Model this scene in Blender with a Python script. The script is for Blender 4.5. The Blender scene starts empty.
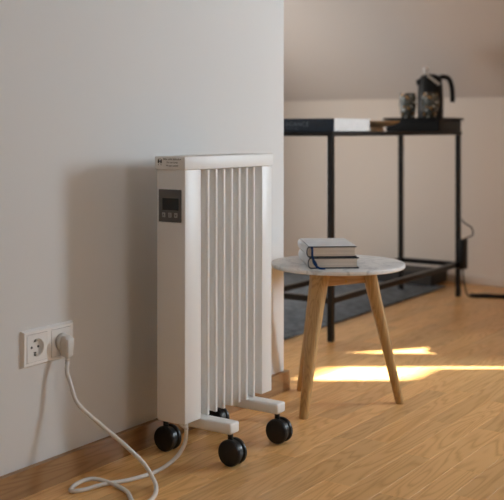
import bpy, bmesh, math, random
from mathutils import Vector, Matrix, Quaternion

random.seed(7)
scene = bpy.context.scene
col = scene.collection
R = math.radians

# ------------------------------------------------------------------ camera
CAM = Vector((1.601, -2.54, 0.78))
LOOK = Vector((-0.560, 0.829, 0.0)).normalized()
cam_d = bpy.data.cameras.new('camera')
cam_d.sensor_fit = 'HORIZONTAL'
cam_d.sensor_width = 36.0
cam_d.lens = 36.0 * 1000.0 / 504.0
cam_d.shift_y = -120.0 / 504.0
cam_d.clip_start = 0.05
cam_d.dof.use_dof = True
cam_d.dof.focus_distance = 2.42
cam_d.dof.aperture_fstop = 4.0
cam = bpy.data.objects.new('camera', cam_d)
col.objects.link(cam)
cam.location = CAM
cam.rotation_euler = (R(90), 0, math.atan2(-LOOK.x, LOOK.y))
scene.camera = cam

# ------------------------------------------------------------------ world, sun, window daylight, added fill lights
world = bpy.data.worlds.new('world')
scene.world = world
world.use_nodes = True
wn = world.node_tree.nodes
wn['Background'].inputs[0].default_value = (0.60, 0.75, 1.0, 1)
wn['Background'].inputs[1].default_value = 0.6

SUN_DIR = Vector((0.83, 0.56, 0.364)).normalized()      # towards the sun
sd = bpy.data.lights.new('sun', 'SUN')
sd.energy = 140.0
sd.angle = R(1.0)
sd.color = (1.0, 0.92, 0.80)
sun = bpy.data.objects.new('sun', sd)
col.objects.link(sun)
sun.location = (6, 4, 4)
sun.rotation_euler = SUN_DIR.to_track_quat('Z', 'Y').to_euler()


def area(name, loc, direction, sx, sy, power, color, spread=180):
    d = bpy.data.lights.new(name, 'AREA')
    d.shape = 'RECTANGLE'
    d.size = sx
    d.size_y = sy
    d.energy = power
    d.color = color
    d.spread = R(spread)
    o = bpy.data.objects.new(name, d)
    col.objects.link(o)
    o.location = loc
    o.rotation_euler = Vector(direction).to_track_quat('-Z', 'Z').to_euler()
    return o


# daylight glowing through the window near the alcove, then two added fill lights
area('daylight_window_1', (2.185, 1.58, 1.06), (-1, 0, 0), 0.72, 0.50, 52.0, (0.74, 0.88, 1.0))
area('added_floor_fill', (2.185, -0.85, 1.25), (-1, 0, 0), 0.9, 0.8, 5.0, (0.84, 0.93, 1.0))  # added fill that brightens the floor and the radiator front
area('added_alcove_fill', (-1.585, 1.20, 0.72), (1, 0, 0), 0.90, 0.60, 11.0, (1.0, 0.95, 0.90))  # added fill that lights the back wall from the hidden alcove end

vs = scene.view_settings
vs.view_transform = 'Standard'
vs.look = 'None'
vs.exposure = 0.18
vs.gamma = 1.0
vs.use_curve_mapping = False
try:
    scene.cycles.use_denoising = True
    scene.cycles.use_adaptive_sampling = False
    scene.cycles.max_bounces = 10
    scene.cycles.diffuse_bounces = 6
    scene.cycles.sample_clamp_indirect = 3.0
    scene.cycles.caustics_reflective = False
    scene.cycles.caustics_refractive = False
except Exception:
    pass


# ------------------------------------------------------------------ materials
def new_mat(name, color, rough=0.5, metal=0.0, spec=0.5, coat=0.0, noise=None, bump=None, alpha=None, trans=0.0, ior=1.45):
    m = bpy.data.materials.new(name)
    m.use_nodes = True
    nt = m.node_tree
    b = nt.nodes['Principled BSDF']
    b.inputs['Base Color'].default_value = (*color, 1)
    b.inputs['Roughness'].default_value = rough
    b.inputs['Metallic'].default_value = metal
    b.inputs['Specular IOR Level'].default_value = spec
    b.inputs['Coat Weight'].default_value = coat
    b.inputs['Transmission Weight'].default_value = trans
    b.inputs['IOR'].default_value = ior
    tc = nt.nodes.new('ShaderNodeTexCoord')
    if noise:
        sc_, amt = noise
        n = nt.nodes.new('ShaderNodeTexNoise')
        n.inputs['Scale'].default_value = sc_
        n.inputs['Detail'].default_value = 4
        nt.links.new(tc.outputs['Object'], n.inputs['Vector'])
        r = nt.nodes.new('ShaderNodeValToRGB')
        lo = [max(0, c * (1 - amt)) for c in color]
        hi = [min(1, c * (1 + amt)) for c in color]
        r.color_ramp.elements[0].position = 0.3
        r.color_ramp.elements[1].position = 0.7
        r.color_ramp.elements[0].color = (*lo, 1)
        r.color_ramp.elements[1].color = (*hi, 1)
        nt.links.new(n.outputs['Fac'], r.inputs['Fac'])
        nt.links.new(r.outputs['Color'], b.inputs['Base Color'])
    if bump:
        sc_, st = bump
        n = nt.nodes.new('ShaderNodeTexNoise')
        n.inputs['Scale'].default_value = sc_
        n.inputs['Detail'].default_value = 3
        nt.links.new(tc.outputs['Object'], n.inputs['Vector'])
        bp = nt.nodes.new('ShaderNodeBump')
        bp.inputs['Strength'].default_value = st
        bp.inputs['Distance'].default_value = 0.002
        nt.links.new(n.outputs['Fac'], bp.inputs['Height'])
        nt.links.new(bp.outputs['Normal'], b.inputs['Normal'])
    return m


def oak_mat(name, light, dark, axis='Y', scale=1.0, rough=0.4, coat=0.15, vary=0.16, bump=0.08):
    """oak: long fibres plus cathedral figure, shifted at random for each object"""
    m = bpy.data.materials.new(name)
    m.use_nodes = True
    nt = m.node_tree
    L = nt.links.new
    b = nt.nodes['Principled BSDF']
    b.inputs['Coat Weight'].default_value = coat
    b.inputs['Coat Roughness'].default_value = 0.25
    tc = nt.nodes.new('ShaderNodeTexCoord')
    oi = nt.nodes.new('ShaderNodeObjectInfo')
    mul = nt.nodes.new('ShaderNodeVectorMath'); mul.operation = 'SCALE'
    mul.inputs[0].default_value = (37.1, 53.7, 11.3)
    L(oi.outputs['Random'], mul.inputs['Scale'])
    st = nt.nodes.new('ShaderNodeVectorMath'); st.operation = 'MULTIPLY'
    k = {'X': (0.10, 1, 1), 'Y': (1, 0.10, 1), 'Z': (1, 1, 0.10)}[axis]
    st.inputs[1].default_value = tuple(v * scale for v in k)
    L(tc.outputs['Object'], st.inputs[0])
    add = nt.nodes.new('ShaderNodeVectorMath'); add.operation = 'ADD'
    L(st.outputs[0], add.inputs[0]); L(mul.outputs[0], add.inputs[1])
    # cathedral: contour lines of a smooth, stretched noise
    n1 = nt.nodes.new('ShaderNodeTexNoise')
    n1.inputs['Scale'].default_value = 19
    n1.inputs['Detail'].default_value = 1.5
    n1.inputs['Roughness'].default_value = 0.45
    n1.inputs['Distortion'].default_value = 0.3
    L(add.outputs[0], n1.inputs['Vector'])
    m1 = nt.nodes.new('ShaderNodeMath'); m1.operation = 'MULTIPLY'; m1.inputs[1].default_value = 11.0
    L(n1.outputs['Fac'], m1.inputs[0])
    fr = nt.nodes.new('ShaderNodeMath'); fr.operation = 'PINGPONG'; fr.inputs[1].default_value = 0.5
    L(m1.outputs[0], fr.inputs[0])
    # fine fibres
    st2 = nt.nodes.new('ShaderNodeVectorMath'); st2.operation = 'MULTIPLY'
    k2 = {'X': (0.02, 1, 1), 'Y': (1, 0.02, 1), 'Z': (1, 1, 0.02)}[axis]
    st2.inputs[1].default_value = k2
    L(tc.outputs['Object'], st2.inputs[0])
    add2 = nt.nodes.new('ShaderNodeVectorMath'); add2.operation = 'ADD'
    L(st2.outputs[0], add2.inputs[0]); L(mul.outputs[0], add2.inputs[1])
    n2 = nt.nodes.new('ShaderNodeTexNoise')
    n2.inputs['Scale'].default_value = 420
    n2.inputs['Detail'].default_value = 2
    L(add2.outputs[0], n2.inputs['Vector'])
    mx = nt.nodes.new('ShaderNodeMath'); mx.operation = 'MULTIPLY_ADD'
    mx.inputs[1].default_value = 0.35
    L(n2.outputs['Fac'], mx.inputs[0]); L(fr.outputs[0], mx.inputs[2])
    ramp = nt.nodes.new('ShaderNodeValToRGB')
    ramp.color_ramp.elements[0].position = 0.12
    ramp.color_ramp.elements[0].color = (*dark, 1)
    ramp.color_ramp.elements[1].position = 0.46
    ramp.color_ramp.elements[1].color = (*light, 1)
    L(mx.outputs[0], ramp.inputs['Fac'])
    hsv = nt.nodes.new('ShaderNodeHueSaturation')
    mr = nt.nodes.new('ShaderNodeMapRange')
    mr.inputs['To Min'].default_value = 1 - vary
    mr.inputs['To Max'].default_value = 1 + vary
    L(oi.outputs['Random'], mr.inputs['Value'])
    L(mr.outputs[0], hsv.inputs['Value'])
    L(ramp.outputs['Color'], hsv.inputs['Color'])
    L(hsv.outputs['Color'], b.inputs['Base Color'])
    rr = nt.nodes.new('ShaderNodeMapRange')
    rr.inputs['To Min'].default_value = rough + 0.12
    rr.inputs['To Max'].default_value = rough - 0.02
    L(mx.outputs[0], rr.inputs['Value'])
    L(rr.outputs[0], b.inputs['Roughness'])
    bp = nt.nodes.new('ShaderNodeBump')
    bp.inputs['Strength'].default_value = bump
    bp.inputs['Distance'].default_value = 0.001
    L(mx.outputs[0], bp.inputs['Height'])
    L(bp.outputs['Normal'], b.inputs['Normal'])
    return m


def marble_mat():
    m = bpy.data.materials.new('white_marble')
    m.use_nodes = True
    nt = m.node_tree; L = nt.links.new
    b = nt.nodes['Principled BSDF']
    b.inputs['Roughness'].default_value = 0.28
    tc = nt.nodes.new('ShaderNodeTexCoord')
    n0 = nt.nodes.new('ShaderNodeTexNoise'); n0.inputs['Scale'].default_value = 7; n0.inputs['Detail'].default_value = 6
    n0.inputs['Distortion'].default_value = 1.4
    L(tc.outputs['Object'], n0.inputs['Vector'])
    # thin veins where the noise crosses one half
    s = nt.nodes.new('ShaderNodeMath'); s.operation = 'SUBTRACT'; s.inputs[1].default_value = 0.5
    a = nt.nodes.new('ShaderNodeMath'); a.operation = 'ABSOLUTE'
    L(n0.outputs['Fac'], s.inputs[0]); L(s.outputs[0], a.inputs[0])
    r = nt.nodes.new('ShaderNodeValToRGB')
    r.color_ramp.elements[0].position = 0.0; r.color_ramp.elements[0].color = (0.58, 0.58, 0.59, 1)
    r.color_ramp.elements[1].position = 0.035; r.color_ramp.elements[1].color = (0.84, 0.835, 0.825, 1)
    L(a.outputs[0], r.inputs['Fac'])
    n1 = nt.nodes.new('ShaderNodeTexNoise'); n1.inputs['Scale'].default_value = 11; n1.inputs['Detail'].default_value = 5
    L(tc.outputs['Object'], n1.inputs['Vector'])
    r1 = nt.nodes.new('ShaderNodeValToRGB')
    r1.color_ramp.elements[0].position = 0.35; r1.color_ramp.elements[0].color = (0.84, 0.84, 0.85, 1)
    r1.color_ramp.elements[1].position = 0.6; r1.color_ramp.elements[1].color = (1, 1, 1, 1)
    L(n1.outputs['Fac'], r1.inputs['Fac'])
    mx = nt.nodes.new('ShaderNodeMix'); mx.data_type = 'RGBA'; mx.blend_type = 'MULTIPLY'
    mx.inputs['Factor'].default_value = 1.0
    L(r.outputs['Color'], mx.inputs['A']); L(r1.outputs['Color'], mx.inputs['B'])
    L(mx.outputs['Result'], b.inputs['Base Color'])
    return m


def glass_mat(name, color, rough=0.0):
    """glass that lets light pass straight through and mirrors by its angle"""
    m = bpy.data.materials.new(name)
    m.use_nodes = True
    nt = m.node_tree; L = nt.links.new
    nt.nodes.remove(nt.nodes['Principled BSDF'])
    t = nt.nodes.new('ShaderNodeBsdfTransparent'); t.inputs[0].default_value = (*color, 1)
    g = nt.nodes.new('ShaderNodeBsdfGlossy'); g.inputs['Roughness'].default_value = max(rough, 0.02)
    f = nt.nodes.new('ShaderNodeFresnel'); f.inputs[0].default_value = 1.5
    mx = nt.nodes.new('ShaderNodeMixShader')
    L(f.outputs[0], mx.inputs[0]); L(t.outputs[0], mx.inputs[1]); L(g.outputs[0], mx.inputs[2])
    L(mx.outputs[0], nt.nodes['Material Output'].inputs[0])
    return m


M = {}
M['wall'] = new_mat('wall_paint', (0.70, 0.690, 0.675), 0.75, noise=(1.6, 0.015), bump=(260, 0.06))
M['back'] = new_mat('warm_lit_wall_paint', (0.75, 0.685, 0.62), 0.75, noise=(1.6, 0.015), bump=(260, 0.06))  # warm tint paints in the warm light on the back wall
M['ceiling'] = new_mat('ceiling_paint', (0.62, 0.575, 0.54), 0.8, noise=(1.3, 0.02), bump=(200, 0.08))  # warm tint stands in for warm light here too
M['floor_oak'] = oak_mat('floor_oak', (0.800, 0.455, 0.170), (0.620, 0.310, 0.098), 'Y', 1.0, 0.34, 0.25, 0.13, 0.05)
M['floor_base'] = new_mat('floor_joint', (0.16, 0.085, 0.035), 0.8, noise=(30, 0.2))
M['base_oak'] = oak_mat('baseboard_oak', (0.36, 0.195, 0.080), (0.26, 0.135, 0.052), 'Y', 1.0, 0.4, 0.2, 0.05)
M['leg_oak'] = oak_mat('leg_oak', (0.50, 0.315, 0.130), (0.35, 0.20, 0.075), 'Z', 1.6, 0.42, 0.1, 0.06)
M['rail_oak'] = oak_mat('rail_oak', (0.48, 0.28, 0.115), (0.34, 0.18, 0.065), 'X', 1.6, 0.45, 0.1, 0.05)
M['dish_oak'] = oak_mat('dish_wood', (0.80, 0.58, 0.36), (0.66, 0.44, 0.24), 'X', 2.0, 0.45, 0.1, 0.05)
M['marble'] = marble_mat()
M['rad_white'] = new_mat('radiator_enamel', (0.88, 0.875, 0.86), 0.38, noise=(3, 0.01), bump=(500, 0.02))
M['cap_white'] = new_mat('cap_enamel', (0.88, 0.875, 0.86), 0.42, noise=(3, 0.01))
M['panel_grey'] = new_mat('control_grey', (0.105, 0.100, 0.097), 0.4, noise=(40, 0.05))
M['screen'] = new_mat('lcd_dark', (0.018, 0.019, 0.017), 0.2, noise=(60, 0.2))
M['digit'] = new_mat('lcd_digit', (0.035, 0.036, 0.033), 0.4, noise=(60, 0.1))
M['button'] = new_mat('button_grey', (0.42, 0.40, 0.385), 0.5, noise=(60, 0.05))
M['print'] = new_mat('dark_print', (0.035, 0.033, 0.032), 0.6, noise=(80, 0.1))
M['print_grey'] = new_mat('grey_print', (0.13, 0.12, 0.115), 0.6, noise=(80, 0.1))
M['rubber'] = new_mat('black_caster', (0.007, 0.008, 0.010), 0.34, noise=(60, 0.2))
M['black_metal'] = new_mat('black_metal', (0.008, 0.0075, 0.0075), 0.30, spec=0.35, noise=(40, 0.15))
M['black_wood'] = new_mat('black_top', (0.010, 0.0095, 0.0095), 0.45, spec=0.35, noise=(20, 0.15))
M['black_plastic'] = new_mat('black_plastic', (0.006, 0.006, 0.006), 0.42, spec=0.3, noise=(60, 0.2))
M['socket'] = new_mat('socket_plastic', (0.88, 0.865, 0.84), 0.35, noise=(30, 0.01))
M['socket_in'] = new_mat('socket_insert', (0.84, 0.82, 0.79), 0.35, noise=(30, 0.01))
M['contact'] = new_mat('contact_metal', (0.55, 0.53, 0.48), 0.35, metal=1.0, noise=(30, 0.05))
M['hole'] = new_mat('dark_hole', (0.01, 0.01, 0.01), 0.8, noise=(30, 0.1))
M['cord'] = new_mat('white_cord', (0.78, 0.76, 0.73), 0.4, noise=(30, 0.02))
M['plug'] = new_mat('plug_plastic', (0.70, 0.67, 0.63), 0.42, noise=(30, 0.02))
M['cover'] = new_mat('pale_cover', (0.66, 0.68, 0.70), 0.5, noise=(26, 0.10), bump=(400, 0.1))
M['cover_grey'] = new_mat('grey_cover', (0.56, 0.56, 0.57), 0.55, noise=(22, 0.12), bump=(400, 0.1))
M['cover_edge'] = new_mat('navy_board', (0.016, 0.020, 0.032), 0.55, noise=(60, 0.2))
M['navy'] = new_mat('navy_cover', (0.010, 0.022, 0.042), 0.5, noise=(60, 0.2))
M['ribbon'] = new_mat('blue_ribbon', (0.010, 0.045, 0.15), 0.5, noise=(200, 0.2))
M['spine_print'] = new_mat('spine_print', (0.13, 0.17, 0.21), 0.5, noise=(60, 0.1))
M['rug'] = new_mat('rug_grey', (0.160, 0.178, 0.198), 0.95, spec=0.1, noise=(28, 0.35), bump=(700, 0.6))
M['box_dark'] = new_mat('charcoal_box', (0.030, 0.028, 0.027), 0.7, noise=(40, 0.2))
M['chrome'] = new_mat('brushed_steel', (0.62, 0.62, 0.62), 0.3, metal=1.0, noise=(40, 0.05))
M['trim_grey'] = new_mat('pale_grey_trim', (0.62, 0.62, 0.61), 0.4, noise=(40, 0.03))
M['knob_white'] = new_mat('white_knob', (0.78, 0.76, 0.74), 0.3, noise=(30, 0.02))
M['brass'] = new_mat('brass_screw', (0.45, 0.26, 0.08), 0.35, metal=1.0, noise=(50, 0.1))
M['pane'] = glass_mat('window_glass', (0.95, 0.97, 0.97))
M['tumbler'] = glass_mat('tumbler_glass', (0.40, 0.43, 0.41), 0.05)
M['blind'] = new_mat('blind_fabric', (0.78, 0.77, 0.75), 0.9, spec=0.1, noise=(60, 0.03))
M['linen'] = new_mat('bench_fabric', (0.28, 0.25, 0.22), 0.9, spec=0.1, noise=(60, 0.1), bump=(500, 0.4))
M['paint_white'] = new_mat('white_woodwork', (0.80, 0.79, 0.77), 0.45, noise=(10, 0.01))


def pages_mat():
    m = bpy.data.materials.new('page_edges')
    m.use_nodes = True
    nt = m.node_tree; L = nt.links.new
    b = nt.nodes['Principled BSDF']; b.inputs['Roughness'].default_value = 0.85
    tc = nt.nodes.new('ShaderNodeTexCoord')
    mp = nt.nodes.new('ShaderNodeMapping'); mp.inputs['Scale'].default_value = (4, 4, 900)
    L(tc.outputs['Object'], mp.inputs['Vector'])
    n = nt.nodes.new('ShaderNodeTexNoise'); n.inputs['Scale'].default_value = 1.0; n.inputs['Detail'].default_value = 2
    L(mp.outputs[0], n.inputs['Vector'])
    r = nt.nodes.new('ShaderNodeValToRGB')
    r.color_ramp.elements[0].position = 0.3; r.color_ramp.elements[0].color = (0.70, 0.61, 0.52, 1)
    r.color_ramp.elements[1].position = 0.7; r.color_ramp.elements[1].color = (0.86, 0.77, 0.68, 1)
    L(n.outputs['Fac'], r.inputs['Fac']); L(r.outputs['Color'], b.inputs['Base Color'])
    return m


M['pages'] = pages_mat()
M['pages_white'] = new_mat('white_pages', (0.66, 0.66, 0.65), 0.8, noise=(40, 0.04))


def cut_glass_mat():
    """dark figured glass with amber and pale flecks"""
    m = bpy.data.materials.new('figured_glass')
    m.use_nodes = True
    nt = m.node_tree; L = nt.links.new
    b = nt.nodes['Principled BSDF']
    b.inputs['Roughness'].default_value = 0.15
    tc = nt.nodes.new('ShaderNodeTexCoord')
    v = nt.nodes.new('ShaderNodeTexVoronoi'); v.inputs['Scale'].default_value = 100
    L(tc.outputs['Object'], v.inputs['Vector'])
    r = nt.nodes.new('ShaderNodeValToRGB'); r.color_ramp.interpolation = 'CONSTANT'
    el = r.color_ramp.elements
    el[0].position = 0; el[0].color = (0.075, 0.085, 0.078, 1)
    el[1].position = 0.45; el[1].color = (0.17, 0.18, 0.165, 1)
    for p, c in ((0.62, (0.06, 0.066, 0.058, 1)), (0.70, (0.62, 0.34, 0.12, 1)), (0.76, (0.85, 0.86, 0.82, 1)), (0.86, (0.05, 0.06, 0.055, 1))):
        e = el.new(p); e.color = c
    L(v.outputs['Color'], r.inputs['Fac'])
    L(r.outputs['Color'], b.inputs['Base Color'])
    bp = nt.nodes.new('ShaderNodeBump'); bp.inputs['Strength'].default_value = 0.8; bp.inputs['Distance'].default_value = 0.003
    L(v.outputs['Distance'], bp.inputs['Height']); L(bp.outputs['Normal'], b.inputs['Normal'])
    b.inputs['Alpha'].default_value = 0.86
    return m


M['figured'] = cut_glass_mat()


# ------------------------------------------------------------------ mesh helpers
def put(name, bm, mats, parent=None, smooth=None, loc=None):
    """link a bmesh as ONE mesh object; smooth = auto-smooth angle in degrees"""
    bmesh.ops.recalc_face_normals(bm, faces=bm.faces)
    me = bpy.data.meshes.new(name)
    if smooth is not None:
        for f in bm.faces:
            f.smooth = True
        lim = R(smooth)
        for e in bm.edges:
            e.smooth = not (len(e.link_faces) == 2 and e.calc_face_angle(0) > lim)
    bm.to_mesh(me)
    bm.free()
    if not isinstance(mats, (list, tuple)):
        mats = [mats]
    for k in mats:
        me.materials.append(M[k] if isinstance(k, str) else k)
    o = bpy.data.objects.new(name, me)
    col.objects.link(o)
    if loc is not None:
        o.location = loc
    if parent is not None:
        o.parent = parent
    return o


def empty(name, loc, label, cat, group=None, rz=0.0):
    o = bpy.data.objects.new(name, None)
    o.empty_display_size = 0.05
    col.objects.link(o)
    o.location = loc
    o.rotation_euler = (0, 0, rz)
    return tag(o, label, cat, group)


def tag(o, label=None, cat=None, group=None, kind=None):
    if label: o['label'] = label
    if cat: o['category'] = cat
    if group: o['group'] = group
    if kind: o['kind'] = kind
    return o


def bm_box(lo, hi, bevel=0.0, seg=2, bm=None, mat=0):
    bm2 = bmesh.new()
    bmesh.ops.create_cube(bm2, size=1.0)
    lo = Vector(lo); hi = Vector(hi)
    for v in bm2.verts:
        v.co = Vector((lo[i] + (v.co[i] + 0.5) * (hi[i] - lo[i]) for i in range(3)))
    if bevel > 0:
        bmesh.ops.bevel(bm2, geom=bm2.edges[:], offset=bevel, segments=seg, affect='EDGES', profile=0.5)
    for f in bm2.faces:
        f.material_index = mat
    if bm is None:
        return bm2
    return merge(bm, bm2)


def merge(bm, bm2):
    tmp = bpy.data.meshes.new('tmp')
    bm2.to_mesh(tmp); bm2.free()
    bm.from_mesh(tmp)
    bpy.data.meshes.remove(tmp)
    return bm


def bm_lathe(profile, seg=32, axis='Z', center=(0, 0, 0), bm=None, mat=0):
    """profile: (radius, height) list from bottom to top; closed with caps where radius is zero"""
    bm2 = bmesh.new()
    rings = []
    for r, h in profile:
        if r < 1e-6:
            rings.append([bm2.verts.new((0, 0, h))])
        else:
            rings.append([bm2.verts.new((r * math.cos(2 * math.pi * i / seg), r * math.sin(2 * math.pi * i / seg), h)) for i in range(seg)])
    for a, b in zip(rings, rings[1:]):
        for i in range(seg):
            j = (i + 1) % seg
            if len(a) == 1 and len(b) == 1:
                continue
            if len(a) == 1:
                bm2.faces.new((a[0], b[j], b[i]))
            elif len(b) == 1:
                bm2.faces.new((a[i], a[j], b[0]))
            else:
                bm2.faces.new((a[i], a[j], b[j], b[i]))
    rot = {'Z': Matrix.Identity(3), 'X': Matrix.Rotation(R(90), 3, 'Y'), 'Y': Matrix.Rotation(R(-90), 3, 'X')}[axis]
    c = Vector(center)
    for v in bm2.verts:
        v.co = rot @ v.co + c
    for f in bm2.faces:
        f.material_index = mat
    if bm is None:
        return bm2
    return merge(bm, bm2)


def catmull(pts, n=8):
    P = [Vector(p) for p in pts]
    out = []
    for i in range(len(P) - 1):
        p0 = P[max(i - 1, 0)]; p1 = P[i]; p2 = P[i + 1]; p3 = P[min(i + 2, len(P) - 1)]
        for k in range(n):
            t = k / n
            out.append(0.5 * ((2 * p1) + (-p0 + p2) * t + (2 * p0 - 5 * p1 + 4 * p2 - p3) * t * t + (-p0 + 3 * p1 - 3 * p2 + p3) * t ** 3))
    out.append(P[-1])
    return out


def bm_tube(pts, radius, seg=10, bm=None, mat=0, flat=None):
    """sweep a circle (or an ellipse radius x flat) along points"""
    bm2 = bmesh.new()
    P = [Vector(p) for p in pts]
    rings = []
    up = None
    for i, p in enumerate(P):
        t = (P[min(i + 1, len(P) - 1)] - P[max(i - 1, 0)]).normalized()
        if up is None:
            up = Vector((0, 0, 1)) if abs(t.z) < 0.9 else Vector((1, 0, 0))
        side = t.cross(up).normalized()
        up = side.cross(t).normalized()
        r = radius[i] if isinstance(radius, (list, tuple)) else radius
        r2 = r if flat is None else flat
        rings.append([bm2.verts.new(p + side * (r * math.cos(2 * math.pi * k / seg)) + up * (r2 * math.sin(2 * math.pi * k / seg))) for k in range(seg)])
    for a, b in zip(rings, rings[1:]):
        for k in range(seg):
            j = (k + 1) % seg
            bm2.faces.new((a[k], a[j], b[j], b[k]))
    bm2.faces.new(rings[0][::-1]); bm2.faces.new(rings[-1])
    for f in bm2.faces:
        f.material_index = mat
    if bm is None:
        return bm2
    return merge(bm, bm2)


def bm_loft(sections, bm=None, mat=0):
    """closed sections with equal vertex counts"""
    bm2 = bmesh.new()
    rings = [[bm2.verts.new(p) for p in s] for s in sections]
    n = len(rings[0])
    for a, b in zip(rings, rings[1:]):
        for k in range(n):
            j = (k + 1) % n
            bm2.faces.new((a[k], a[j], b[j], b[k]))
    bm2.faces.new(rings[0][::-1]); bm2.faces.new(rings[-1])
    for f in bm2.faces:
        f.material_index = mat
    if bm is None:
        return bm2
    return merge(bm, bm2)


def bm_prism(poly, z0, z1, bm=None, mat=0):
    return bm_loft([[(x, y, z0) for x, y in poly], [(x, y, z1) for x, y in poly]], bm, mat)


def bm_text(body, size, matrix, align='LEFT', extrude=0.0002, spacing=1.0):
    cu = bpy.data.curves.new('txt', 'FONT')
    cu.body = body
    cu.size = size
    cu.align_x = align
    cu.align_y = 'CENTER'
    cu.extrude = extrude
    cu.space_character = spacing
    cu.resolution_u = 2
    o = bpy.data.objects.new('txt', cu)
    col.objects.link(o)
    bpy.context.view_layer.update()
    me = bpy.data.meshes.new_from_object(o.evaluated_get(bpy.context.evaluated_depsgraph_get()))
    bpy.data.objects.remove(o)
    bpy.data.curves.remove(cu)
    bm = bmesh.new()
    bm.from_mesh(me)
    bpy.data.meshes.remove(me)
    bm.transform(matrix)
    return bm


def struct(name, bm, m, parent=None, smooth=None):
    o = put(name, bm, m, parent, smooth)
    if parent is None:
        o['kind'] = 'structure'
    return o


# ------------------------------------------------------------------ the room
XL, XG, YN, YB = -1.6, 2.20, -4.0, 2.28         # alcove end, gable, near wall, knee wall
KNEE = 0.944
SL = math.tan(R(40))
CEIL = 2.5
YF = YB - (CEIL - KNEE) / SL                    # where the slope meets the flat ceiling

floor = struct('floor', bm_box((XL - 0.1, YN - 0.1, -0.10), (XG + 0.1, YB + 0.1, -0.011)), 'floor_base')
tag(floor, 'warm oak strip parquet floor running along the wall')

# parquet strips: short oak staves, running along the wall, ends staggered
SW, SLEN = 0.0680, 0.56


def stave_mesh(w, l):
    g = 0.00022
    bm = bm_box((-w / 2 + g, -l / 2 + g, -0.0105), (w / 2 - g, l / 2 - g, 0.0))
    top = [e for e in bm.edges if all(abs(v.co.z) < 1e-6 for v in e.verts)]
    bmesh.ops.bevel(bm, geom=top, offset=0.0004, segments=1, affect='EDGES')
    return bm


def in_view(x, y):
    dx, dy = x - CAM.x, y - CAM.y
    X = dx * LOOK.y - dy * LOOK.x
    Z = dx * LOOK.x + dy * LOOK.y
    return X, Z


spots = []
nx0 = int(math.floor((XL) / SW)); nx1 = int(math.ceil(XG / SW))
for i in range(nx0, nx1):
    x = (i + 0.5) * SW + 0.012
    off = random.uniform(0, SLEN)
    if i % 3 == 1:
        off = (prev + SLEN * 0.42) % SLEN
    prev = off
    j = 0
    while True:
        y = YN + off - SLEN + (j + 0.5) * SLEN
        if y - SLEN / 2 > YB:
            break
        if y + SLEN / 2 > YN and not (x < -0.06 and y < -0.3):
            spots.append((x, y))
        j += 1


def view_rank(p):
    best = None
    for k in (-0.5, -0.25, 0, 0.25, 0.5):
        X, Z = in_view(p[0], p[1] + k * SLEN)
        if Z < 1.9 or abs(X) > 0.262 * Z + 0.04:
            continue
        # hidden behind the end of the left wall
        best = Z if best is None else min(best, Z)
    return best


ranked = [(view_rank(p), p) for p in spots]
near = sorted([q for q in ranked if q[0] is not None])[:290]
near_set = {q[1] for q in near}
first = None
for _, (x, y) in near:
    if first is None:
        first = put('parquet_stave', stave_mesh(SW, SLEN), 'floor_oak', floor)
        o = first
    else:
        o = first.copy()
        col.objects.link(o)
        o.parent = floor
    o.location = (x, y, 0)
rest = bmesh.new()
for x, y in spots:
    if (x, y) not in near_set:
        y0 = max(y - SLEN / 2, YN); y1 = min(y + SLEN / 2, YB)
        bm_box((x - SW / 2 + 0.0003, y0 + 0.0003, -0.0105), (x + SW / 2 - 0.0003, y1 - 0.0003, 0.0), bm=rest)
ro = put('parquet_field', rest, 'floor_oak', floor)
ro['kind'] = 'stuff'

# walls
struct('wall_left', bm_box((-0.14, YN, 0.0), (0.0, 0.0, CEIL)), 'wall')
struct('wall_alcove', bm_box((XL, -0.14, 0.0), (-0.14, 0.0, CEIL)), 'wall')
W3 = (0.70, 1.70, 0.38, 1.06)
ew = bmesh.new()
for y0, y1, z0, z1 in ((-0.14, W3[0], 0, CEIL), (W3[1], YB, 0, CEIL), (W3[0], W3[1], 0, W3[2]), (W3[0], W3[1], W3[3], CEIL)):
    bm_box((XL - 0.12, y0, z0), (XL, y1, z1), bm=ew)
struct('wall_end', ew, 'wall')
struct('shade_partition', bm_box((0.62, 1.25, 0.0), (0.70, YB, 1.85)), 'rail_oak')  # unseen wood panel added to darken the right of the alcove
struct('wall_back', bm_box((XL - 0.12, YB, 0.0), (XG + 0.12, YB + 0.12, KNEE + 0.02)), 'back')
struct('wall_near', bm_box((-0.14, YN - 0.12, 0.0), (XG + 0.12, YN, CEIL)), 'wall')
# gable wall with two window openings
W1 = (0.80, YB, 0.62, 1.36)
W2 = (-1.35, -0.35, 0.80, 1.70)
gw = bmesh.new()
xa, xb = XG, XG + 0.12
for y0, y1, z0, z1 in ((YN, W2[0], 0, CEIL), (W2[1], W1[0], 0, CEIL), (W2[0], W2[1], 0, W2[2]), (W2[0], W2[1], W2[3], CEIL),
                       (W1[0], W1[1], 0, W1[2]), (W1[0], W1[1], W1[3], CEIL)):
    bm_box((xa, y0, z0), (xb, y1, z1), bm=gw)
struct('wall_right', gw, 'wall')
# sloping roof and flat ceiling
sl = bmesh.new()
nrm = Vector((0, SL, 1)).normalized() * 0.12
prof = [Vector((0, YB + 0.03, KNEE - 0.03 * SL)), Vector((0, YF, CEIL))]
sec = lambda x: [(x, prof[0].y, prof[0].z), (x, prof[1].y, prof[1].z), (x, prof[1].y + nrm.y, prof[1].z + nrm.z), (x, prof[0].y + nrm.y, prof[0].z + nrm.z)]
bm_loft([sec(XL - 0.12), sec(XG + 0.12)], bm=sl)
struct('ceiling_slope', sl, 'ceiling')
struct('ceiling', bm_box((XL - 0.12, YN - 0.12, CEIL), (XG + 0.12, YF + 0.02, CEIL + 0.12)), 'ceiling')

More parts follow.
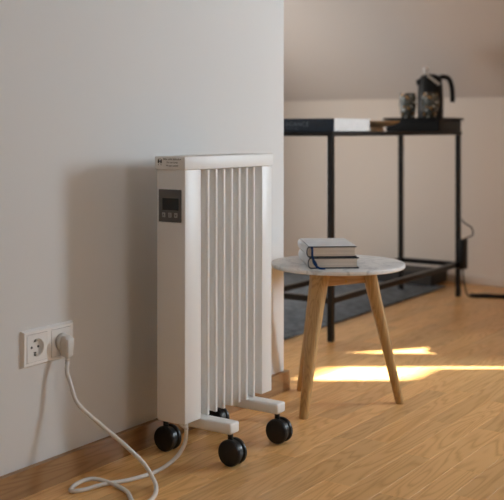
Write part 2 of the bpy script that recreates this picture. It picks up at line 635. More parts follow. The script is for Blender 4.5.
# baseboards
bb = bm_prism([(0.0, YN), (0.014, YN), (0.014, 0.014), (-0.35, 0.014), (-0.35, 0.0), (0.0, 0.0)], 0.0, 0.058)
struct('baseboard_left', bb, 'base_oak')
struct('baseboard_back', bm_box((XL, YB - 0.012, 0.0), (XG, YB, 0.045), 0.002, 1), 'back')

# window near the alcove: frame, pane, and blinds added to shape the sun patch
win = struct('window_1', bm_box((XG + 0.05, W1[0], W1[2]), (XG + 0.10, W1[0] + 0.04, W1[3]), 0.003, 1), 'paint_white')
for lo, hi in (((XG + 0.05, W1[0] + 0.04, W1[2]), (XG + 0.10, YB, W1[2] + 0.035)), ((XG + 0.05, 1.50, W1[2] + 0.035), (XG + 0.10, 1.54, W1[3]))):
    put('window_frame', bm_box(lo, hi, 0.003, 1), 'paint_white', win)
put('pane', bm_box((XG + 0.07, W1[0] + 0.04, W1[2] + 0.035), (XG + 0.074, YB, W1[3])), 'pane', win)
put('window_sill', bm_box((XG - 0.03, W1[0] - 0.03, W1[2] - 0.025), (XG + 0.05, YB - 0.002, W1[2]), 0.004, 2), 'paint_white', win)


def blind(y0, y1, z0, z1, label, group='pleated blinds added to shape the sun patch'):
    """unseen pleated panel added to mask the sun in a window"""
    bm = bmesh.new()
    n = max(2, int((z1 - z0) / 0.02))
    pts = [(XG + 0.020 + (0.006 if k % 2 else 0.0), z0 + (z1 - z0) * k / n) for k in range(n + 1)]
    pts += [(x + 0.002, z) for x, z in reversed(pts)]
    bm_loft([[(x, y0, z) for x, z in pts], [(x, y1, z) for x, z in pts]], bm=bm)
    return tag(put('sun_mask_blind', bm, 'blind'), label, 'blind', group)


blind(W1[0], 1.645, W1[2], W1[3], 'wide pleated white blind added to mask the sun')
blind(1.848, 2.10, W1[2], W1[3], 'narrow pleated white blind added beside the sun gap')
blind(1.645, 1.848, 0.975, W1[3], 'short raised pleated white blind added above the sun gap')
sbx = tag(put('sun_block_box', bm_box((XG - 0.02, 1.600, W1[2]), (XG + 0.015, 1.802, 0.850), 0.004, 2), 'box_dark'), 'dark upright box added on the sill to cut the sun patch', 'box')  # invented box that narrows the sun to a thin streak

win2 = struct('added_window_2', bm_box((XG + 0.05, W2[0], W2[2]), (XG + 0.10, W2[1], W2[2] + 0.05), 0.003, 1), 'paint_white')  # unseen window invented around the floor fill light
for lo, hi in (((XG + 0.05, W2[0], W2[3] - 0.05), (XG + 0.10, W2[1], W2[3])),
               ((XG + 0.05, W2[0], W2[2] + 0.05), (XG + 0.10, W2[0] + 0.05, W2[3] - 0.05)),
               ((XG + 0.05, W2[1] - 0.05, W2[2] + 0.05), (XG + 0.10, W2[1], W2[3] - 0.05)),
               ((XG + 0.05, -0.875, W2[2] + 0.05), (XG + 0.10, -0.825, W2[3] - 0.05))):
    put('window_frame', bm_box(lo, hi, 0.003, 1), 'paint_white', win2)
put('pane', bm_box((XG + 0.07, W2[0] + 0.05, W2[2] + 0.05), (XG + 0.074, W2[1] - 0.05, W2[3] - 0.05)), 'pane', win2)

win3 = struct('added_window_3', bm_box((XL - 0.10, W3[0], W3[2]), (XL - 0.05, W3[1], W3[2] + 0.04), 0.003, 1), 'paint_white')  # unseen window invented around the alcove fill light
for lo, hi in (((XL - 0.10, W3[0], W3[3] - 0.04), (XL - 0.05, W3[1], W3[3])),
               ((XL - 0.10, W3[0], W3[2] + 0.04), (XL - 0.05, W3[0] + 0.04, W3[3] - 0.04)),
               ((XL - 0.10, W3[1] - 0.04, W3[2] + 0.04), (XL - 0.05, W3[1], W3[3] - 0.04))):
    put('window_frame', bm_box(lo, hi, 0.003, 1), 'paint_white', win3)
put('pane', bm_box((XL - 0.078, W3[0] + 0.04, W3[2] + 0.04), (XL - 0.074, W3[1] - 0.04, W3[3] - 0.04)), 'pane', win3)

blind(W2[0] + 0.002, W2[1] - 0.002, W2[2], W2[3], 'tall closed pleated white blind added to shut out the sun', None)  # invented blind that keeps the sun out of this opening

# unseen low bench, added to cut off the sun patch
bn = empty('shade_bench', (0.92, 1.67, 0), 'low upholstered bench added to cut off the sun', 'bench')
put('cushion', bm_box((-0.18, -0.55, 0.12), (0.06, 0.55, 0.28), 0.03, 3), 'linen', bn, 40)
put('bench_frame', bm_box((-0.16, -0.52, 0.06), (0.05, 0.52, 0.12), 0.005, 1), 'rail_oak', bn)
for sx in (-1, 1):
    for sy in (-1, 1):
        put('leg', bm_lathe([(0, 0), (0.018, 0), (0.024, 0.06), (0, 0.06)], 12, center=(sx * 0.08 - 0.055, sy * 0.48, 0)), 'rail_oak', bn, 40)

# unseen folding screen, added to shade the floor beyond it
fs = empty('shade_screen', (0.70, 0.875, 0), 'three-panel fabric folding screen added to shade the floor', 'screen', rz=math.atan2(0.56, 0.83))
for k in range(3):
    x0 = 0.02 + k * 0.425
    pn = put('panel', bm_box((x0 + 0.022, -0.008, 0.10), (x0 + 0.398, 0.008, 0.77), 0.002, 1), 'linen', fs)
    for lo, hi in (((x0, -0.013, 0), (x0 + 0.022, 0.013, 0.80)), ((x0 + 0.398, -0.013, 0), (x0 + 0.42, 0.013, 0.80)),
                   ((x0 + 0.022, -0.013, 0.77), (x0 + 0.398, 0.013, 0.80)), ((x0 + 0.022, -0.013, 0.07), (x0 + 0.398, 0.013, 0.10))):
        put('frame_bar', bm_box(lo, hi, 0.002, 1), 'rail_oak', pn)

# ------------------------------------------------------------------ electric radiator
RX0, RX1, RY0, RY1, RZ0, RZ1 = 0.099, 0.1825, -0.716, -0.348, 0.100, 0.687
ro_ = Vector((0.148, -0.539, 0.0))
rad = empty('electric_radiator', ro_, 'white finned electric radiator on black casters standing by the left wall', 'radiator')


def rput(name, bm, m, parent=rad, smooth=None):
    if parent is rad:
        bm.transform(Matrix.Translation(-ro_))
    return put(name, bm, m, parent, smooth)


# end columns
rput('end_column', bm_box((RX0, RY0, RZ0), (RX1, RY0 + 0.062, RZ1), 0.0022, 2), 'rad_white', smooth=30)
rput('end_column', bm_box((RX0, RY1 - 0.046, RZ0), (RX1, RY1, RZ1), 0.0022, 2), 'rad_white', smooth=30)
# heating core between the columns
rput('core_panel', bm_box((RX0 + 0.010, RY0 + 0.05, RZ0 + 0.012), (RX1 - 0.024, RY1 - 0.04, RZ1 - 0.004), 0.001, 1), 'rad_white')
# seven upright fins: thin web with a rounded thicker front lip
fy0, fy1 = RY0 + 0.062, RY1 - 0.046
pitch = (fy1 - fy0) / 8.0
for k in range(1, 8):
    y = fy0 + pitch * k
    w, lip = 0.0016, 0.0042
    x0, x1 = RX1 - 0.030, RX1 - 0.002
    poly = [(x0, y - w), (x1 - 0.012, y - w), (x1 - 0.006, y - lip), (x1 - 0.0015, y - lip), (x1, y - lip + 0.0015), (x1, y + lip - 0.0015),
            (x1 - 0.0015, y + lip), (x1 - 0.006, y + lip), (x1 - 0.012, y + w), (x0, y + w)]
    rput('fin', bm_prism(poly, RZ0 + 0.001, RZ1 - 0.002), 'rad_white')
# cap with the printed warning
cap = rput('cap', bm_box((RX0 - 0.004, RY0 - 0.004, RZ1), (RX1 + 0.003, RY1 + 0.004, RZ1 + 0.0312), 0.003, 2), 'cap_white', smooth=30)


def face_y(x, y, z):
    """text standing on a face that looks towards -y"""
    return Matrix.Translation((x, y, z)) @ Matrix.Rotation(R(90), 4, 'X')


yt = RY0 - 0.0041
lab = bmesh.new()
for z, body, s in ((0.7120, 'Bitte nicht abdecken', 0.0064), (0.7045, 'Do not cover', 0.0060), (0.6972, 'Ne pas couvrir', 0.0060)):
    merge(lab, bm_text(body, s, Matrix.Translation(-ro_) @ face_y(0.148, yt, z), 'CENTER'))
put('warning_text', lab, 'print_grey', cap)
# emblem: split dark shield with a light stroke, small letters below
em = bmesh.new()
for poly in ([(-0.0062, 0.001), (-0.0045, 0.0055), (-0.0020, 0.0062), (-0.0012, 0.002), (-0.0022, -0.0036), (-0.0058, -0.0030)],
             [(0.0006, 0.0010), (0.0022, 0.0046), (0.0050, 0.0050), (0.0062, 0.0012), (0.0056, -0.0036), (0.0012, -0.0034), (0.0020, -0.0008)],
             [(-0.0016, 0.0010), (0.0010, 0.0020), (0.0008, 0.0004), (-0.0014, -0.0006)],
             [(-0.0050, -0.0062), (-0.0030, -0.0062), (-0.0030, -0.0078), (-0.0050, -0.0078)],
             [(0.0026, -0.0056), (0.0044, -0.0056), (0.0040, -0.0078), (0.0028, -0.0078)]):
    bm_loft([[(0.111 + x, yt - 0.0002, 0.7056 + z) for x, z in poly], [(0.111 + x, yt + 0.0004, 0.7056 + z) for x, z in poly]], bm=em)
arc = [(0.111 + 0.0062 * math.cos(a), yt, 0.7090 + 0.0040 * math.sin(a)) for a in [math.pi * k / 10 for k in range(11)]]
bm_tube(arc, 0.00035, 6, bm=em)
em.transform(Matrix.Translation(-ro_))
put('emblem', em, 'print', cap)
# control panel on the near end
cp = rput('control_panel', bm_box((0.1065, RY0 - 0.0035, 0.5655), (0.1725, RY0 + 0.001, 0.6415), 0.0015, 2), 'panel_grey', smooth=30)
sc_ = bm_box((0.1185, RY0 - 0.0042, 0.5935), (0.1660, RY0 - 0.003, 0.6215), 0.0004, 1)
sc_.transform(Matrix.Translation(-ro_))
scr = put('screen', sc_, 'screen', cp)
for k, x in enumerate((0.1225, 0.1410, 0.1585)):
    b_ = bm_box((x - 0.0046, RY0 - 0.0046, 0.5765), (x + 0.0046, RY0 - 0.003, 0.5875), 0.0010, 2)
    y_ = RY0 - 0.0048
    zc = 0.582
    if k == 0:      # up arrow over a bar
        shapes = [[(-0.0026, -0.0006), (0.0026, -0.0006), (0, 0.0034)], [(-0.0034, -0.0034), (0.0034, -0.0034), (0.0034, -0.0020), (-0.0034, -0.0020)]]
    elif k == 1:    # menu lines
        shapes = [[(-0.003, h), (0.003, h), (0.003, h + 0.0012), (-0.003, h + 0.0012)] for h in (-0.0034, -0.0006, 0.0022)]
    else:           # down arrow with tick
        shapes = [[(-0.0034, 0.0022), (0, -0.0030), (0.0034, 0.0022), (0.0014, 0.0022), (0, 0.0004), (-0.0014, 0.0022)]]
    for s in shapes:
        bm_loft([[(x + a, y_, zc + h) for a, h in s], [(x + a, y_ + 0.0004, zc + h) for a, h in s]], bm=b_, mat=1)
    b_.transform(Matrix.Translation(-ro_))
    put('button', b_, ['button', 'panel_grey'], cp)
# foot bars and casters
for yb in (-0.637, -0.435):
    rput('foot_bar', bm_box((0.050, yb - 0.0190, 0.0745), (0.268, yb + 0.0190, 0.1005), 0.005, 3), 'rad_white', smooth=40)
    for xc in (0.062, 0.255):
        hood = bm_lathe([(0, 0.0), (0.0065, 0.0), (0.0065, 0.016), (0, 0.016)], 12, center=(xc, yb, 0.055))
        bm_lathe([(0, -0.0050), (0.0268, -0.0050), (0.0268, 0.0050), (0, 0.0050)], 32, 'Y', (xc + 0.006, yb, 0.0320), bm=hood)
        cs = rput('caster', hood, 'rubber', smooth=40)
        for s in (-1, 1):
            wh = bm_lathe([(0, -0.0075), (0.020, -0.0075), (0.0268, -0.0060), (0.0305, -0.003),
                           (0.0312, 0.0), (0.0308, 0.003), (0.0285, 0.0062), (0.020, 0.0078), (0.012, 0.0084), (0, 0.0086)], 32, 'Y')
            if s < 0:
                wh.transform(Matrix.Rotation(math.pi, 4, 'Z'))
            wh.transform(Matrix.Translation(Vector((xc + 0.006, yb + s * 0.0118, 0.0312)) - ro_))
            put('wheel', wh, 'rubber', cs, 35)
# cord clip underneath
clip = bm_tube(catmull([(0.150, -0.700, 0.100), (0.162, -0.704, 0.093), (0.174, -0.706, 0.0895), (0.183, -0.706, 0.088)], 5), 0.0028, 8)
bm_lathe([(0, 0), (0.0065, 0), (0.0065, 0.010), (0, 0.010)], 14, center=(0.170, -0.700, 0.090), bm=clip)
rput('cord_clip', clip, 'plug', smooth=40)

# ------------------------------------------------------------------ wall socket
SY0, SY1, SZ0, SZ1 = -1.052, -0.896, 0.270, 0.351
so = empty('wall_socket', (0, -0.974, 0.3105), 'white double wall socket with left outlet empty on left wall', 'socket')
sp = Vector((0, -0.974, 0.3105))


def sput(name, bm, m, parent=so, smooth=None):
    bm.transform(Matrix.Translation(-sp))
    return put(name, bm, m, parent, smooth)


# frame with two square openings: border strips
fr = bmesh.new()
t = 0.0115
ys = [SY0, SY0 + t, (SY0 + SY1) / 2 - 0.006, (SY0 + SY1) / 2 + 0.006, SY1 - t, SY1]
fr.free()
fr = bmesh.new()
zb = (SZ1 - SZ0 - (ys[2] - ys[1])) / 2
rim = [(SY0, SZ0), (SY1, SZ0), (SY1, SZ1), (SY0, SZ1)]
for lo, hi in (((SY0, SZ0), (SY1, SZ0 + zb)), ((SY0, SZ1 - zb), (SY1, SZ1)), ((SY0, SZ0 + zb), (ys[1], SZ1 - zb)), ((ys[2], SZ0 + zb), (ys[3], SZ1 - zb)), ((ys[4], SZ0 + zb), (SY1, SZ1 - zb))):
    bm_box((0.0, lo[0], lo[1]), (0.0078, hi[0], hi[1]), bm=fr)
bmesh.ops.remove_doubles(fr, verts=fr.verts, dist=1e-5)
for v in fr.verts:          # chamfer the outer rim
    if v.co.x > 0.007:
        for ax, lo_, hi_ in ((1, SY0, SY1), (2, SZ0, SZ1)):
            if abs(v.co[ax] - lo_) < 1e-5: v.co[ax] += 0.0045
            elif abs(v.co[ax] - hi_) < 1e-5: v.co[ax] -= 0.0045
sput('frame_plate', fr, 'socket')
for k, yc in enumerate(((ys[1] + ys[2]) / 2, (ys[3] + ys[4]) / 2)):
    h = (ys[2] - ys[1]) / 2
    # groove line round the insert
    ring = bmesh.new()
    zc = (SZ0 + SZ1) / 2
    hz = h
    g_ = 0.0008
    for lo, hi in (((yc - h, zc - hz), (yc + h, zc - hz + g_)), ((yc - h, zc + hz - g_), (yc + h, zc + hz)), ((yc - h, zc - hz + g_), (yc - h + g_, zc + hz - g_)), ((yc + h - g_, zc - hz + g_), (yc + h, zc + hz - g_))):
        bm_box((0.002, lo[0], lo[1]), (0.0070, hi[0], hi[1]), bm=ring)
    h -= g_; hz -= g_
    sput('joint', ring, 'print_grey')
    # insert plate with a round well
    seg = 40
    bm = bmesh.new()
    xt = 0.0084
    rw = 0.0195
    outer, inner, low = [], [], []
    for i in range(seg):
        a = 2 * math.pi * i / seg
        cx_, cz_ = math.cos(a), math.sin(a)
        q = max(abs(cx_), abs(cz_))
        outer.append(bm.verts.new((xt, yc + h * cx_ / q, zc + hz * cz_ / q)))
        inner.append(bm.verts.new((xt, yc + rw * cx_, zc + rw * cz_)))
        low.append(bm.verts.new((0.0008, yc + rw * 0.97 * cx_, zc + rw * 0.97 * cz_)))
    base = [bm.verts.new((0.0020, v.co.y, v.co.z)) for v in outer]
    for i in range(seg):
        j = (i + 1) % seg
        bm.faces.new((outer[i], outer[j], inner[j], inner[i]))
        bm.faces.new((inner[i], inner[j], low[j], low[i]))
        bm.faces.new((base[i], base[j], outer[j], outer[i]))
    bm.faces.new(low)
    ins = sput('socket_insert', bm, 'socket_in', smooth=30)
    if k == 0:
        for dy in (-0.0095, 0.0095):
            sput('pin_hole', bm_lathe([(0, 0), (0.0027, 0), (0.0027, 0.0004), (0, 0.0004)], 16, 'X', (0.0009, yc + dy, zc)), 'hole', ins)
        for s in (-1, 1):
            e = bm_box((0.0008, yc - 0.003, zc + s * 0.0165 - 0.0028), (0.0082, yc + 0.003, zc + s * 0.0165 + 0.0028), 0.0006, 1)
            sput('earth_contact', e, 'contact', ins)
            e = bm_box((0.0008, yc - 0.0028, zc + s * 0.0122 - 0.0012), (0.0016, yc + 0.0028, zc + s * 0.0122 + 0.0012))
            sput('contact_slot', e, 'hole', ins)
    YC_PLUG, ZC_PLUG = yc, zc

# ------------------------------------------------------------------ power cord with plug
po = ro_
cr = 0.0047
pts = [(0.028, YC_PLUG, 0.268), (0.031, -0.944, 0.248), (0.037, -0.941, 0.226), (0.052, -0.931, 0.177), (0.092, -0.904, 0.133), (0.136, -0.875, 0.089),
       (0.172, -0.850, 0.046), (0.196, -0.845, 0.014), (0.222, -0.868, cr), (0.246, -0.905, cr), (0.255, -0.938, cr), (0.240, -0.955, cr), (0.220, -0.946, cr),
       (0.177, -0.913, cr), (0.121, -0.898, 0.006), (0.078, -0.912, 0.012), (0.064, -0.945, 0.009), (0.074, -0.976, cr), (0.092, -0.963, cr),
       (0.107, -0.908, cr), (0.134, -0.859, cr), (0.149, -0.794, cr), (0.147, -0.742, 0.006), (0.158, -0.712, 0.024), (0.172, -0.702, 0.055), (0.174, -0.700, 0.092)]
cb = bm_tube(catmull(pts, 8), cr, 12)
cb.transform(Matrix.Translation(-po))
pc = put('power_cord', cb, 'cord', rad, 60)
pc['label'] = 'white power cord looping over the floor to the wall socket'
# angled plug: round disc on the outlet, flat grip, ribbed sleeve
pg = bmesh.new()
bm_lathe([(0, 0.0085), (0.0185, 0.0085), (0.0190, 0.0100), (0.0185, 0.0150), (0.0165, 0.0180), (0, 0.0185)], 32, 'X', (0, YC_PLUG, ZC_PLUG), bm=pg)
secs = []
for z, hw, x0, x1 in ((0.015, 0.0085, 0.014, 0.030), (0.008, 0.0120, 0.012, 0.0370), (-0.004, 0.0120, 0.012, 0.0385), (-0.018, 0.0105, 0.014, 0.0370), (-0.030, 0.0088, 0.017, 0.0345)):
    c_ = 0.003
    zz = ZC_PLUG + z
    secs.append([(x0, YC_PLUG - hw, zz), (x1 - c_, YC_PLUG - hw, zz), (x1, YC_PLUG - hw + c_, zz), (x1, YC_PLUG + hw - c_, zz), (x1 - c_, YC_PLUG + hw, zz), (x0, YC_PLUG + hw, zz)])
bm_loft(secs, bm=pg)
pg.transform(Matrix.Translation(-po))
plug = put('plug', pg, 'plug', pc, 35)
sl_ = bm_lathe([(0, -0.018), (0.0048, -0.018), (0.0058, -0.013), (0.0045, -0.0125), (0.0062, -0.007), (0.0048, -0.0065), (0.0068, -0.0005), (0, 0.0)], 16,
               center=(0.0262, YC_PLUG, ZC_PLUG - 0.029))
sl_.transform(Matrix.Translation(-po))
put('strain_relief', sl_, 'plug', pc, 40)

# ------------------------------------------------------------------ side table
TC = Vector((0.212, -0.048, 0))
TT = 0.404
tb = empty('side_table', TC, 'small round marble-topped side table with oak legs', 'table')
top = bm_lathe([(0, TT - 0.012), (0.1875, TT - 0.012), (0.190, TT - 0.0095), (0.190, TT - 0.003), (0.188, TT - 0.0005), (0.186, TT), (0, TT)], 96)
put('table_top', top, 'marble', tb, 30)


def rrect(w, d, c):
    return [(-w + c, -d), (w - c, -d), (w, -d + c), (w, d - c), (w - c, d), (-w + c, d), (-w, d - c), (-w, -d + c)]


leg_top = []
for ang, foot in ((-93, 0.174), (38, 0.178), (157, 0.180)):
    a = R(ang)
    rad_d = Vector((math.cos(a), math.sin(a), 0)); tan_d = Vector((-math.sin(a), math.cos(a), 0))
    secs = []
    for z, r, w, d in ((0.0, foot, 0.0105, 0.0105), (0.004, foot - 0.0005, 0.0115, 0.0115), (0.18, 0.136, 0.0150, 0.0145), (0.30, 0.107, 0.0180, 0.017), (0.345, 0.0965, 0.0195, 0.018), (0.372, 0.090, 0.0230, 0.018), (0.3918, 0.085, 0.0270, 0.018)):
        secs.append([rad_d * (r + q) + tan_d * p + Vector((0, 0, z)) for p, q in rrect(w, d, 0.006)])
    put('leg', bm_loft(secs), 'leg_oak', tb, 50)
    leg_top.append(rad_d * 0.082)
for k in range(3):
    p, q = leg_top[k], leg_top[(k + 1) % 3]
    dv = (q - p); ln = dv.length; dv.normalize()
    yaw = math.atan2(dv.y, dv.x)
    mid = (p + q) / 2
    rl = bm_box((-ln / 2 + 0.004, -0.008, 0.346), (ln / 2 - 0.004, 0.008, 0.3918), 0.002, 1)
    rl_o = put('apron_rail', rl, 'rail_oak', tb)
    rl_o.location = mid; rl_o.rotation_euler = (0, 0, yaw)
    scw = bm_lathe([(0, 0), (0.0042, 0), (0.0034, 0.0016), (0, 0.0018)], 16, 'Y', (0, 0, 0))
    scw.transform(Matrix.Rotation(math.pi, 4, 'Z'))
    scw.transform(Matrix.Translation((0, -0.0078, 0.3550)))
    s_o = put('screw', scw, 'brass', rl_o, 30)


# ------------------------------------------------------------------ books on the side table
def hardback(name, loc, rz, w, d, h, label, cover, rib):
    """w along the tail edge, d from tail to head, spine at -x; origin at the tail/spine corner"""
    b = empty(name, loc, label, 'book', 'hardbacks stacked on the side table', rz)
    t = 0.0030
    # board: navy edges, cloth face on the outer side
    def board(nm, z0, z1, face_top):
        bm = bm_box((0.004, 0, z0), (w, d, z1), 0.0006, 1)
        for f in bm.faces:
            f.normal_update()
            if (face_top and f.normal.z > 0.9) or (not face_top and f.normal.z < -0.9):
                f.material_index = 1
        put(nm, bm, ['cover_edge', cover], b)
    board('back_cover', 0, t, False)
    board('front_cover', h - t, h, True)
    # rounded spine
    n = 10
    o_, i_ = [], []
    for k in range(n + 1):
        a = math.pi / 2 + math.pi * k / n
        o_.append((0.006 + 0.0085 * math.cos(a), h / 2 + h / 2 * math.sin(a)))
        i_.append((0.006 + 0.0060 * math.cos(a), h / 2 + (h / 2 - 0.0028) * math.sin(a)))
    bm = bmesh.new()
    poly = o_ + i_[::-1]
    bm_loft([[(x, 0, z) for x, z in poly], [(x, d, z) for x, z in poly]], bm=bm)
    for f in bm.faces:
        f.normal_update()
        f.material_index = 0
        if abs(f.normal.y) < 0.5 and f.calc_center_median().x < 0.0045:
            f.material_index = 1
    put('spine', bm, ['cover_edge', 'cover_grey'], b, 40)
    # page block, rounded towards the spine
    poly = [(x + 0.0005, z) for x, z in i_[1:-1]]
    poly = [(0.008, h - t)] + poly + [(0.008, t), (w - 0.004, t), (w - 0.0055, h * 0.35), (w - 0.0055, h * 0.65), (w - 0.004, h - t)]
    bm = bmesh.new()
    bm_loft([[(x, 0.003, z) for x, z in poly], [(x, d - 0.003, z) for x, z in poly]], bm=bm)
    put('page_block', bm, 'pages', b)
    # ribbon
    bm = bmesh.new()
    P = catmull(rib, 6)
    bw = 0.0030
    vs_ = []
    for i, p in enumerate(P):
        tdir = (P[min(i + 1, len(P) - 1)] - P[max(i - 1, 0)]).normalized()
        sd_ = tdir.cross(Vector((0, 1, 0.15))).normalized() * bw
        vs_.append([p - sd_, p + sd_, p + sd_ + Vector((0, -0.0006, 0.0003)), p - sd_ + Vector((0, -0.0006, 0.0003))])
    bm_loft(vs_, bm=bm)
    put('ribbon', bm, 'ribbon', b)
    return b


BZ = R(38.5)
B0 = Vector((0.2140, -0.2130, TT + 0.0004))
hardback('hardback_book', B0, BZ, 0.138, 0.205, 0.0300, 'lower hardback book with cream pages lying on marble table top', 'cover',
         [(0.012, -0.0005, 0.026), (0.013, -0.004, 0.018), (0.019, -0.006, 0.009), (0.026, -0.010, 0.0035), (0.036, -0.014, 0.0012), (0.044, -0.012, 0.0010)])
u_ = Vector((math.cos(BZ), math.sin(BZ), 0)); v_ = Vector((-u_.y, u_.x, 0))
hardback('hardback_book', B0 + Vector((0, 0, 0.0303)) - u_ * 0.0035 + v_ * 0.001, BZ + R(-0.5), 0.135, 0.205, 0.0300,
         'upper hardback book with pale cover topping the side table stack', 'cover',
         [(0.012, -0.0005, 0.027), (0.013, -0.0045, 0.020), (0.0125, -0.006, 0.010), (0.014, -0.007, -0.002), (0.020, -0.008, -0.012), (0.024, -0.009, -0.020)])

# ------------------------------------------------------------------ console table
CX0, CX1, CY0, CY1, CZ = -0.525, -0.210, 0.665, 1.892, 0.773
cc = Vector(((CX0 + CX1) / 2, (CY0 + CY1) / 2, 0))
ct = empty('console_table', cc, 'slim black metal console table standing behind the side table', 'console table')


def cput(name, bm, m, smooth=None):
    bm.transform(Matrix.Translation(-cc))
    return put(name, bm, m, ct, smooth)


T = 0.021
cput('table_top', bm_box((CX0 - 0.004, CY0 - 0.004, CZ - 0.016), (CX1 + 0.004, CY1 + 0.004, CZ), 0.0015, 1), 'black_wood')
for x in (CX0, CX1 - T):
    for y in (CY0, CY1 - T):
        cput('leg', bm_box((x, y, 0.0092 if x < -0.4 else 0.0), (x + T, y + T, CZ - 0.016), 0.0015, 1), 'black_metal')
LZ0, LZ1 = 0.140, 0.162
for x in (CX0, CX1 - T):
    cput('lower_rail', bm_box((x, CY0 + T, LZ0), (x + T, CY1 - T, LZ1), 0.0015, 1), 'black_metal')
for y in (CY0, CY1 - T):
    cput('lower_rail', bm_box((CX0 + T, y, LZ0), (CX1 - T, y + T, LZ1), 0.0015, 1), 'black_metal')

# big navy book on the near end of the console
bk = empty('picture_book', (-0.209, 0.680, CZ), 'large thick navy book with white pages on near end of console', 'book')
BW, BD, BH = 0.295, 0.290, 0.0500
put('cover', bm_box((-BW, 0.004, 0), (-0.001, BD, 0.0028), 0.0006, 1), 'navy', bk)
put('cover', bm_box((-BW, 0.004, BH - 0.0028), (-0.001, BD, BH), 0.0006, 1), 'pages_white', bk)
spn = put('spine', bm_box((-BW, 0, 0), (-0.001, 0.004, BH), 0.0012, 2), 'navy', bk)
put('page_block', bm_box((-BW + 0.004, 0.004, 0.0028), (-0.0015, BD - 0.004, BH - 0.0028)), 'pages_white', bk)
tx = bm_text('ELEGANCE', 0.024, face_y(-0.108, -0.0002, 0.028), 'RIGHT', 0.0002, 1.15)
put('title', tx, 'spine_print', spn)
tx = bm_box((-0.28, -0.0004, 0.0125), (-0.155, 0.0002, 0.0140))
put('title_rule', tx, 'spine_print', spn)

# shallow wooden dish
dish = bm_lathe([(0, 0), (0.036, 0), (0.038, 0.003), (0.034, 0.016), (0.040, 0.020), (0.070, 0.026), (0.094, 0.036), (0.098, 0.041), (0.096, 0.0425), (0.090, 0.040), (0.060, 0.030), (0.0, 0.026)], 48)
dish_o = put('wooden_dish', dish, 'dish_oak', None, 30)
dish_o.location = (-0.330, 1.235, CZ)
dish_o.scale = (1.12, 1.12, 1.05)
tag(dish_o, 'shallow turned wooden dish on console between book and black tray', 'dish')

# black tray box
tr = empty('tray_box', (-0.372, 1.800, CZ), 'black serving tray box at far end of console', 'tray')
put('tray_body', bm_box((-0.128, -0.112, 0), (0.140, 0.148, 0.052), 0.004, 2), 'black_plastic', tr)
put('tray_top', bm_box((-0.138, -0.120, 0.052), (0.150, 0.156, 0.064), 0.003, 2), 'black_plastic', tr)
TZ = CZ + 0.064


def tumbler(loc, label):
    bm = bm_lathe([(0, 0), (0.030, 0), (0.0320, 0.003), (0.0400, 0.060), (0.0385, 0.100), (0.0345, 0.116), (0.0330, 0.116), (0.0370, 0.100), (0.0382, 0.060), (0.0300, 0.010), (0, 0.009)], 32)
    o = put('glass_tumbler', bm, 'figured', None, 40)
    o.location = loc
    return tag(o, label, 'glass', 'tumblers on the black tray')


g1 = tumbler((-0.420, 1.757, TZ), 'figured glass tumbler at left end of black tray')
g2 = tumbler((-0.322, 1.790, TZ), 'figured glass tumbler in front of the black kettle')

# kettle
kt = empty('electric_kettle', (-0.366, 1.893, TZ), 'black electric kettle with curved handle standing on black tray', 'kettle', rz=math.atan2(0.56, 0.829))
put('power_base', bm_lathe([(0, 0), (0.056, 0), (0.058, 0.004), (0.056, 0.014), (0, 0.014)], 32), 'black_plastic', kt, 40)
put('body', bm_lathe([(0, 0.0145), (0.056, 0.0145), (0.058, 0.020), (0.058, 0.080), (0.055, 0.140), (0.051, 0.165), (0.0, 0.166)], 40), 'black_plastic', kt, 40)
put('lid', bm_lathe([(0.050, 0.166), (0.0505, 0.172), (0.042, 0.186), (0.020, 0.194), (0, 0.196)], 32), 'black_plastic', kt, 40)
kb = bm_lathe([(0, 0.196), (0.006, 0.196), (0.005, 0.206), (0.011, 0.212), (0.013, 0.220), (0.009, 0.228), (0, 0.230)], 20, center=(-0.020, 0, -0.004))
put('lid_knob', kb, 'knob_white', kt, 40)
spt = bm_loft([[(-0.040, -0.022, 0.130), (-0.040, 0.022, 0.130), (-0.040, 0.020, 0.168), (-0.040, -0.020, 0.168)],
               [(-0.058, -0.014, 0.145), (-0.058, 0.014, 0.145), (-0.056, 0.014, 0.172), (-0.056, -0.014, 0.172)],
               [(-0.063, -0.010, 0.155), (-0.063, 0.010, 0.155), (-0.062, 0.010, 0.171), (-0.062, -0.010, 0.171)]])
put('spout', spt, 'black_plastic', kt)
hd = bm_tube(catmull([(0.036, 0, 0.176), (0.060, 0, 0.182), (0.084, 0, 0.172), (0.096, 0, 0.140), (0.100, 0, 0.100), (0.099, 0, 0.070)], 6), 0.0130, 12, flat=0.0110)
put('handle', hd, 'black_plastic', kt, 50)
bnd = bm_box((-0.034, -0.0015, -0.0060), (0.034, 0.0015, 0.0060), 0.001, 1)
bnd.transform(Matrix.Translation((0.004, -0.0545, 0.166)) @ Matrix.Rotation(R(-14), 4, 'X') @ Matrix.Rotation(R(38), 4, 'Y'))
put('steel_trim', bnd, 'trim_grey', kt)
kt.scale = (1.06, 1.06, 1.08)

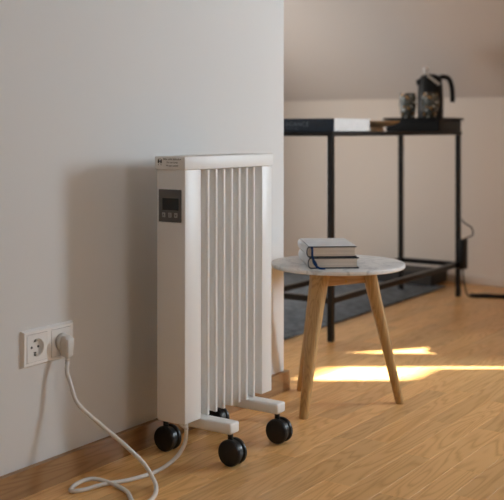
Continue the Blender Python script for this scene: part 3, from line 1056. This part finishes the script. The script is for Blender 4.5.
# ------------------------------------------------------------------ power adapter hanging on the console leg, and floor cables
pa = empty('power_adapter', (-0.200, 1.880, 0.10), 'black power adapter with looped cord hanging beside console leg', 'adapter')
put('adapter_body', bm_box((-0.0095, -0.022, 0.030), (0.0165, 0.030, 0.170), 0.005, 2), 'black_plastic', pa, 40)
lp = bm_tube(catmull([(0.002, 0.004, 0.168), (0.016, 0.014, 0.176), (0.040, 0.028, 0.190), (0.036, 0.026, 0.222), (0.008, 0.010, 0.245), (-0.004, 0.004, 0.262)], 8), 0.0032, 8)
put('looped_cord', lp, 'black_plastic', pa, 60)
dn = bm_tube(catmull([(0.002, 0.004, 0.032), (0.004, 0.006, -0.010), (0.010, 0.012, -0.060), (0.024, 0.010, -0.090), (0.050, 0.010, -0.0965), (0.10, 0.030, -0.0965), (0.20, 0.060, -0.0965), (0.40, 0.10, -0.0965)], 8), 0.0035, 8)
put('lead', dn, 'black_plastic', pa, 60)
for k, (off, lab_) in enumerate((((0, 0, 0), 'black cable lying on floor right of console leg, farther strand'), ((0.01, -0.055, 0), 'black cable lying on floor right of console leg, nearer strand'))):
    P = [(-0.190, 1.960, 0.0045), (-0.160, 1.955, 0.0045), (-0.120, 1.985, 0.0045), (-0.060, 2.000 + 0.02 * k, 0.0045), (0.02, 2.045, 0.0045), (0.12, 2.06 + 0.03 * k, 0.0045), (0.3, 2.10, 0.0045)]
    bm = bm_tube(catmull([Vector(p) + Vector(off) for p in P], 8), 0.0045, 8)
    tag(put('floor_cable', bm, 'black_plastic', None, 60), lab_, 'cable', 'cables behind the console')

# ------------------------------------------------------------------ rug and low box
bm = bm_box((-1.45, 0.30, 0.0), (-0.375, 2.10, 0.009), 0.003, 2)
rug = put('rug', bm, 'rug', None, 40)
tag(rug, 'flat charcoal grey rug on parquet under the console', 'rug')
bx = empty('storage_box', (-0.64, 2.10, 0.009), 'low dark flat box on rug end against back wall', 'box')
put('box_body', bm_box((-0.30, -0.06, 0), (0.215, 0.14, 0.052), 0.004, 2), 'box_dark', bx)
put('box_lid', bm_box((-0.304, -0.064, 0.052), (0.219, 0.144, 0.066), 0.004, 2), 'box_dark', bx)
